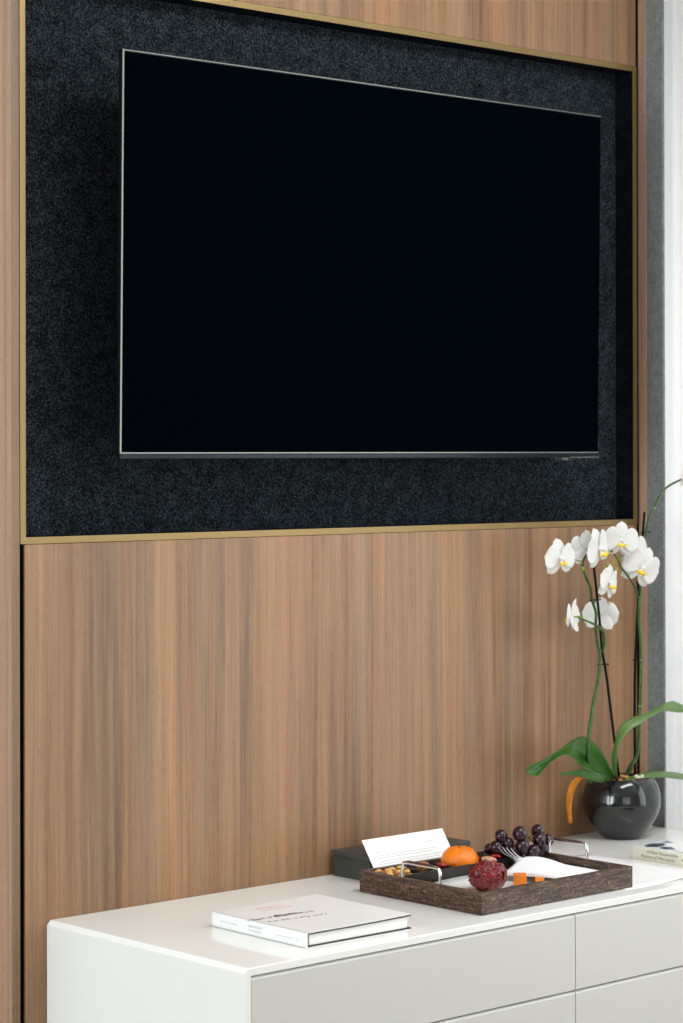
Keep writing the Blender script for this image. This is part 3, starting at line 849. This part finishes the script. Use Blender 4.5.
# ================================================================ ORCHID IN A ROUND BLACK POT
M['pot'] = mat('black_glazed_ceramic', (11, 15, 16), .12, spec=.75, var=(14, .5), bump=(8, .05))
M['bark'] = mat('potting_bark', (96, 66, 40), .8, var=(90, .5), bump=(200, .5))
M['bark_light'] = mat('pale_bark_chip', (196, 142, 84), .75, var=(120, .4), bump=(200, .4))
M['leaf'] = translucent('orchid_leaf', (50, 94, 20), .22, .28, (130, 200, 30), spec=.5, var=(30, .22))
M['leaf_pale'] = translucent('orchid_leaf_pale', (112, 140, 84), .32, .35, (140, 205, 60), spec=.5, var=(30, .15))
M['leaf_dry'] = translucent('withered_leaf', (196, 124, 30), .3, .6, (230, 140, 30), var=(60, .3))
M['stem'] = mat('orchid_stem', (48, 84, 30), .4, var=(60, .35))
M['pedicel'] = mat('orchid_pedicel', (122, 156, 58), .45)
M['node'] = mat('stem_node', (150, 160, 120), .6)
M['stake'] = mat('dark_stake', (6, 6, 7), .6, spec=.2)
M['petal'] = translucent('white_petal', (244, 243, 240), .30, .55, (250, 250, 246), spec=.25)
M['lip'] = mat('yellow_lip', (232, 196, 48), .5, var=(160, .3))
M['lip_white'] = translucent('lip_white', (246, 240, 220), .2, .5)
M['lip_red'] = mat('lip_red_spot', (200, 110, 60), .5)
OX, OY = 3.868, -.0875
orc = thing('potted_orchid', (OX, OY, CT), 'white moth orchid with two staked flower stems in a round glossy black pot', 'plant')
prof = [(0, .0004), (.036, .0004), (.041, .0015), (.050, .009), (.064, .028), (.0765, .050), (.0825, .070), (.0830, .084), (.0800, .102), (.0735, .118), (.0665, .1275), (.0645, .1288), (.0625, .1275), (.066, .117), (.072, .100), (.0735, .084), (.060, .03), (0, .02)]
pot_p = [Vector((a, 0, b)) for a, b in prof]
sm = spline(pot_p, 4)
part('pot', lathe([(max(0, p.x), CT+p.z) for p in sm], OX, OY, 72), M['pot'], orc, True, label='round glossy black ceramic pot')
soil = bmesh.new(); rings = []
lathe([(0, CT+.1215), (.03, CT+.1220), (.055, CT+.117), (.0665, CT+.108), (.0665, CT+.095), (0, CT+.095)], OX, OY, 40, soil)
for v in soil.verts:
    if v.co.z > CT+.115: v.co.z += .003*noise.noise(v.co*60)
part('potting_bark', soil, M['bark'], orc, True)
rnd = random.Random(3)
for i in range(26):
    a = rnd.uniform(0, 2*PI); q = rnd.uniform(.0, .050); s = rnd.uniform(.005, .0085)
    b = blob((0, 0, 0), s, 2, .5, 2, i*3.1, (1.2, .9, .6))
    for v in b.verts: v.co = Euler((rnd.uniform(-.1, .1), .4, a)).to_matrix() @ v.co + Vector((OX+q*math.cos(a), OY+q*math.sin(a), CT+.1235+.006*(1-q/.05)))
    part('bark_chip', b, M['bark_light'] if i % 3 else M['bark'], orc, True)
for i in range(5):
    b = blob((OX+.012+rnd.uniform(-.014, .014), OY-.038+rnd.uniform(-.008, .008), CT+.130+rnd.uniform(0, .003)), rnd.uniform(.0035, .0055), 2, .3, 2, i)
    part('pebble', b, M['lip_white'], orc, True, label='pale pebble on the bark')

def leaf(top_, low_, mt, bulge=.006, nn_=5, thick=.0016, label=None):
    a = spline(top_, 6); b = spline(low_, 6)
    n = 34; A = lerp_list(a, n); B = lerp_list(b, n); g = []
    for i in range(n):
        t = i/(n-1); row = []
        w = (A[i]-B[i]).length
        tn = (A[min(i+1, n-1)]-A[max(i-1, 0)]).normalized()
        nr = tn.cross((A[i]-B[i]).normalized() if w > 1e-6 else Vector((0, 0, 1)))
        for j in range(nn_*2+1):
            s = j/(nn_*2)
            row.append(A[i]*(1-s)+B[i]*s + nr*bulge*min(1, w/.04)*(1-(2*s-1)**2)*(1 if True else 0)-nr*bulge*.35*min(1, w/.04)*math.exp(-((s-.5)/.08)**2))
        g.append(row)
    return part('leaf', sheet(g, thick), mt, orc, True, label)
leaf([(3.8446, -0.095, 0.7042), (3.822, -0.098, 0.7342), (3.7913, -0.1, 0.7709), (3.762, -0.098, 0.7963), (3.7341, -0.095, 0.8078), (3.6914, -0.1, 0.8002), (3.6397, -0.108, 0.7846), (3.5898, -0.115, 0.7731), (3.5537, -0.118, 0.7664), (3.5382, -0.12, 0.7588)],
     [(3.8205, -0.102, 0.703), (3.7838, -0.112, 0.7169), (3.7315, -0.125, 0.7366), (3.6894, -0.135, 0.7517), (3.6649, -0.135, 0.7715), (3.6438, -0.132, 0.7813), (3.6075, -0.132, 0.7742), (3.5804, -0.132, 0.7592), (3.5616, -0.13, 0.7444), (3.5403, -0.125, 0.75)], M['leaf'], .010)
leaf([(3.8012, -0.105, 0.7177), (3.7615, -0.115, 0.7329), (3.7129, -0.125, 0.7435), (3.6651, -0.132, 0.7464), (3.6222, -0.135, 0.7455)],
     [(3.769, -0.125, 0.7122), (3.7327, -0.135, 0.7177), (3.6961, -0.14, 0.7289), (3.654, -0.142, 0.7381), (3.6189, -0.138, 0.7416)], M['leaf'], .003)
leaf([(3.8349, -0.095, 0.7073), (3.81, -0.11, 0.7596), (3.8114, -0.12, 0.792), (3.8137, -0.125, 0.8155), (3.8263, -0.128, 0.8316), (3.8503, -0.135, 0.8419), (3.8937, -0.145, 0.8511), (3.9336, -0.15, 0.8656), (3.9601, -0.15, 0.8697), (3.9891, -0.148, 0.8615), (4.0195, -0.145, 0.8504), (4.056, -0.14, 0.83)],
     [(3.8404, -0.1, 0.7073), (3.8056, -0.13, 0.7619), (3.8002, -0.145, 0.7973), (3.82, -0.15, 0.8171), (3.8369, -0.152, 0.8243), (3.8557, -0.158, 0.8328), (3.8831, -0.165, 0.8472), (3.9023, -0.168, 0.8523), (3.9252, -0.168, 0.8523), (3.9552, -0.165, 0.8471), (3.9912, -0.16, 0.8429), (4.043, -0.145, 0.8227)], M['leaf_pale'], .006)
leaf([(3.8671, -0.095, 0.7064), (3.888, -0.105, 0.7129), (3.9122, -0.115, 0.7181), (3.9497, -0.125, 0.7182), (4.0143, -0.135, 0.7075), (4.0827, -0.14, 0.6864)],
     [(3.8563, -0.11, 0.7046), (3.8744, -0.125, 0.7076), (3.8991, -0.14, 0.71), (3.9364, -0.15, 0.7086), (3.9934, -0.155, 0.6989), (4.0731, -0.145, 0.6813)], M['leaf_pale'], .003)
# withered leaf hanging beside the pot
g = []
Lw = spline([(3.6863, -0.135, 0.7355), (3.6577, -0.14, 0.7304), (3.6402, -0.142, 0.7137), (3.6356, -0.14, 0.6914), (3.6421, -0.136, 0.6677), (3.651, -0.132, 0.6396)], 4)
Rw = spline([(3.698, -0.13, 0.7298), (3.6817, -0.128, 0.7166), (3.6731, -0.126, 0.6986), (3.6641, -0.128, 0.6811), (3.6587, -0.13, 0.6613), (3.6575, -0.131, 0.6388)], 4)
for a, b in zip(Lw, Rw): g.append([a.lerp(b, s/4)+Vector((.004, -.004, 0))*math.sin(s/4*PI) for s in range(5)])
part('leaf', sheet(g, .0012), M['leaf_dry'], orc, True, label='withered orange brown leaf hanging beside the pot')

# stakes
for pts in ([(3.8606, -0.088, 0.6999), (3.8076, -0.1, 0.9216), (3.7863, -0.105, 0.9886), (3.7753, -0.108, 1.0512), (3.7523, -0.112, 1.1711)],
            [(3.9096, -0.09, 0.6955), (3.902, -0.095, 0.8295), (3.8989, -0.1, 0.9584), (3.9043, -0.105, 1.0868), (3.9089, -0.108, 1.1723), (3.9184, -0.11, 1.2749)]):
    part('stake', tube(spline(pts, 3), [.0030, .0028, .0026], 10), M['stake'], orc, True, label='thin dark support stake')
# flower stems
SL = spline([(3.7653, -0.092, 0.7093), (3.7421, -0.105, 0.7421), (3.7159, -0.128, 0.7944), (3.7254, -0.128, 0.8456), (3.7448, -0.122, 0.8959), (3.7626, -0.118, 0.9363), (3.7681, -0.115, 0.9777), (3.7605, -0.114, 1.0095), (3.7568, -0.114, 1.039), (3.7587, -0.113, 1.0661), (3.7473, -0.112, 1.0938), (3.7427, -0.112, 1.1191), (3.7246, -0.113, 1.147), (3.7156, -0.115, 1.164), (3.7171, -0.117, 1.1807), (3.7305, -0.119, 1.1939), (3.7544, -0.12, 1.2006)], 5)
sl = part('flower_stem', tube(SL, [.0044, .0042, .0038, .0032, .0030, .0028, .0024, .0020], 10), M['stem'], orc, True)
SR = spline([(3.8803, -0.092, 0.7134), (3.8841, -0.1, 0.7331), (3.8951, -0.106, 0.754), (3.8994, -0.108, 0.788), (3.9023, -0.11, 0.8734), (3.9035, -0.112, 0.9589), (3.9014, -0.112, 1.0018), (3.8973, -0.112, 1.0447), (3.8979, -0.113, 1.0874), (3.9034, -0.114, 1.1406), (3.9111, -0.116, 1.1982), (3.9204, -0.118, 1.2536), (3.9389, -0.12, 1.2833), (3.954, -0.124, 1.311), (3.9773, -0.126, 1.3291), (4.0227, -0.13, 1.3449), (4.0712, -0.132, 1.351), (4.1167, -0.134, 1.3441)], 5)
sr = part('flower_stem', tube(SR, [.0050, .0044, .0036, .0034, .0034, .0032, .0028, .0026, .0022, .0018], 10), M['stem'], orc, True)
SB = spline([(3.8969, -0.113, 1.0875), (3.8736, -0.12, 1.1164), (3.8481, -0.124, 1.1408), (3.825, -0.126, 1.1586), (3.8146, -0.124, 1.1779), (3.7931, -0.122, 1.1995)], 5)
sb = part('flower_stem', tube(SB, [.0024, .0021, .0018], 8), M['stem'], orc, True)
SF = spline([(3.7822, -0.11, 0.9828), (3.7789, -0.118, 1.0024), (3.7681, -0.124, 1.0264), (3.7471, -0.126, 1.0401), (3.719, -0.126, 1.0509), (3.6903, -0.124, 1.0605)], 5)
part('flower_stem', tube(SF, [.0026, .0034, .0024, .0018], 8), M['stem'], orc, True)
def node(stem, p):
    part('stem_node', blob(p, .0038, 2, .1, 2, 0, (1, 1, .55)), M['node'], stem, True)
for p in ((3.7296, -0.116, 0.7661), (3.7405, -0.123, 0.8837), (3.7596, -0.113, 1.0577)): node(sl, p)
for p in ((3.9016, -0.11, 0.8606), (3.8963, -0.113, 1.0917), (3.9389, -0.12, 1.2833), (3.9035, -0.112, 0.9589)): node(sr, p)
# clips tying stem to stake
for a, b in (((3.7411, -0.112, 1.0936), (3.7774, -0.109, 1.0932)), ((3.7606, -0.116, 0.958), (3.8103, -0.102, 0.9548)), ((3.8914, -0.1, 0.9589), (3.91, -0.112, 0.9585)), ((3.908, -0.109, 1.2312), (3.9281, -0.117, 1.232))):
    part('clip', tube([a, Vector(a).lerp(Vector(b), .5), b], .0016, 8), M['stake'], orc, True, label='small black plant clip')

T_ = Vector((-.672, -.740, 0)); RI = Vector((.740, -.672, 0)); UPV = Vector((0, 0, 1))
def petal_grid(F, ang, length, width, shape, back, cup, wave=0, seed=0, off=.0012):
    """F = (centre, right, up, front); ang measured from up, clockwise seen from the front"""
    c, R_, U_, N_ = F
    ax = U_*math.cos(ang)+R_*math.sin(ang); sd = R_*math.cos(ang)-U_*math.sin(ang)
    g = []
    n = 13
    for i in range(n):
        u = i/(n-1)
        if shape == 'broad': w = max(.16*(1-u), math.sqrt(max(0, 1-((u-.56)/.44)**2)) if u > .56 else (.16+.84*math.sin(PI/2*u/.56)**1.1)) if u < 1 else .03
        else: w = (math.sqrt(max(0, 1-((u-.55)/.45)**2))**.9 if u > .55 else (.28+.72*math.sin(PI/2*u/.55))) if u < 1 else .03
        row = []
        for j in range(9):
            t = (j/8-.5)*2
            row.append(c+ax*(length*(u-.04*t*t*(1 if u > .5 else 0)))+sd*(t*w*width/2)+N_*(off-back*u*u*length+cup*t*t*w*width*.5+wave*math.sin(u*5+t*3+seed)*width))
        g.append(row)
    return g
def flower(c, face, size, up=None, roll=0, stem=None, seed=0, squeeze=1, lip=True):
    N_ = Vector(face).normalized(); U_ = (up or UPV); U_ = (U_-N_*U_.dot(N_)).normalized(); R_ = U_.cross(N_).normalized()
    U2 = U_*math.cos(roll)+R_*math.sin(roll); R2_ = R_*math.cos(roll)-U_*math.sin(roll)
    c = Vector(c); S = size
    core = blob((0, 0, 0), 1, 2, 0, 1, 0, (1, 1, 1))
    for v in core.verts: v.co = c+N_*(S*.07)+U2*S*.02+(R2_*v.co.x*.045+U2*v.co.y*.055+N_*v.co.z*.085)*S
    fl = part('flower', core, M['petal'], orc, True, label=None)
    F = (c, R2_, U2, N_)
    rnd = random.Random(seed)
    for a, l, w in ((0, .52, .34), (2.35, .50, .32), (-2.35, .50, .32)):
        part('sepal', sheet(petal_grid(F, a+rnd.uniform(-.08, .08), l*S, w*S, 'long', rnd.uniform(.05, .22), .12, .01, seed+a, -.0008), .0007), M['petal'], fl, True)
    for sg in (1, -1):
        part('petal', sheet(petal_grid(F, sg*(1.38+rnd.uniform(-.1, .1)), .52*S, .66*S*squeeze, 'broad', rnd.uniform(-.05, .22), .10, .015, seed+sg, .0010), .0007), M['petal'], fl, True)
    if lip:
        lb = bmesh.new()
        for sg in (1, -1):
            merge(lb, sheet([[c+N_*S*(.06+.14*u_)+R2_*S*sg*(.03+.085*math.sin(PI*min(1, u_*.95+.05)))*(.4+.6*t)-U2*S*(.02+.10*t)+U2*S*.10*u_*t*0 for t in (0, .5, 1)] for u_ in (0, .25, .5, .75, 1)], .0009))
        part('lip', lb, M['lip_white'], fl, True, label='pale inner lip lobes')
        l2 = blob((0, 0, 0), 1, 3, .15, 2, seed)
        for v in l2.verts: v.co = c+N_*S*.15-U2*S*.105+(R2_*v.co.x*.125+U2*v.co.y*.050+N_*v.co.z*.10)*S
        part('lip', l2, M['lip'], fl, True, label='yellow lip')
        l3 = blob((0, 0, 0), 1, 2, .1, 2, seed)
        for v in l3.verts: v.co = c+N_*S*.155-U2*S*.055+(R2_*v.co.x*.040+U2*v.co.y*.030+N_*v.co.z*.05)*S
        part('lip', l3, M['lip_red'], fl, True, label='reddish spot in the throat')
        l4 = blob((0, 0, 0), 1, 2, .1, 2, seed)
        for v in l4.verts: v.co = c+N_*S*(.15+v.co.z*.06)-U2*S*(.17-v.co.y*.06)+R2_*v.co.x*.035*S
        part('lip', l4, M['lip_white'], fl, True, label='pale lip tip')
    if stem is not None:
        s_ = Vector(stem); back = c-N_*S*.30
        part('pedicel', tube(spline([s_, s_.lerp(back, .6)+Vector((0, 0, .003)), c-N_*S*.02], 6), [.0013, .0012, .0018], 8), M['pedicel'], fl, True)
    return fl
PXM = .002135
flower((3.6313, -0.128, 1.1847), T_*.85+RI*.50-UPV*.12, 38*PXM, roll=-.12, stem=(3.7166, -0.116, 1.1744), seed=1)
flower((3.7424, -0.1, 1.2003), -T_*.85-RI*.45+UPV*.05, 38*PXM, roll=.1, stem=(3.7336, -0.119, 1.1949), seed=2)
flower((3.7478, -0.13, 1.201), T_*.62+RI*.78-UPV*.12, 42*PXM, roll=-.35, stem=(3.7481, -0.12, 1.1986), seed=3)
flower((3.8098, -0.138, 1.2174), T_*.95+RI*.12-UPV*.10, 37*PXM, roll=.08, stem=(3.7963, -0.122, 1.1952), seed=4)
flower((3.8746, -0.118, 1.1971), T_*.80+RI*.55+UPV*.10, 36*PXM, roll=.20, stem=(3.8162, -0.124, 1.1757), seed=5)
flower((3.8715, -0.14, 1.1586), T_*.90+RI*.30-UPV*.15, 43*PXM, roll=.45, stem=(3.8556, -0.123, 1.1321), seed=6)
flower((3.7699, -0.138, 1.1295), T_*.58+RI*.82-UPV*.10, 36*PXM, roll=.22, stem=(3.8146, -0.124, 1.1779), seed=7)
flower((3.8079, -0.082, 1.0581), -T_*.95+RI*.12, 36*PXM, roll=-.05, stem=(3.7596, -0.113, 1.0577), seed=8)
flower((3.6772, -0.122, 1.062), -RI*.93-T_*.38, 35*PXM, roll=-.1, stem=(3.696, -0.1245, 1.0592), seed=9)
flower((4.0421, -0.128, 1.3555), RI*.8+T_*.45, 34*PXM, roll=.0, stem=(4.052, -0.131, 1.349), seed=10)
flower((4.1287, -0.13, 1.3637), RI*.3+T_*.85, 34*PXM, roll=.2, stem=(4.0973, -0.133, 1.3464), seed=11)
for p in ((3.7113, -0.118, 1.1601), (3.8028, -0.13, 1.1564), (3.7798, -0.128, 1.1665)):
    part('bud', blob(p, .0042, 3, .05, 2, 0, (1, .9, 1.3)), M['pedicel'], orc, True, label='small yellowish green bud')
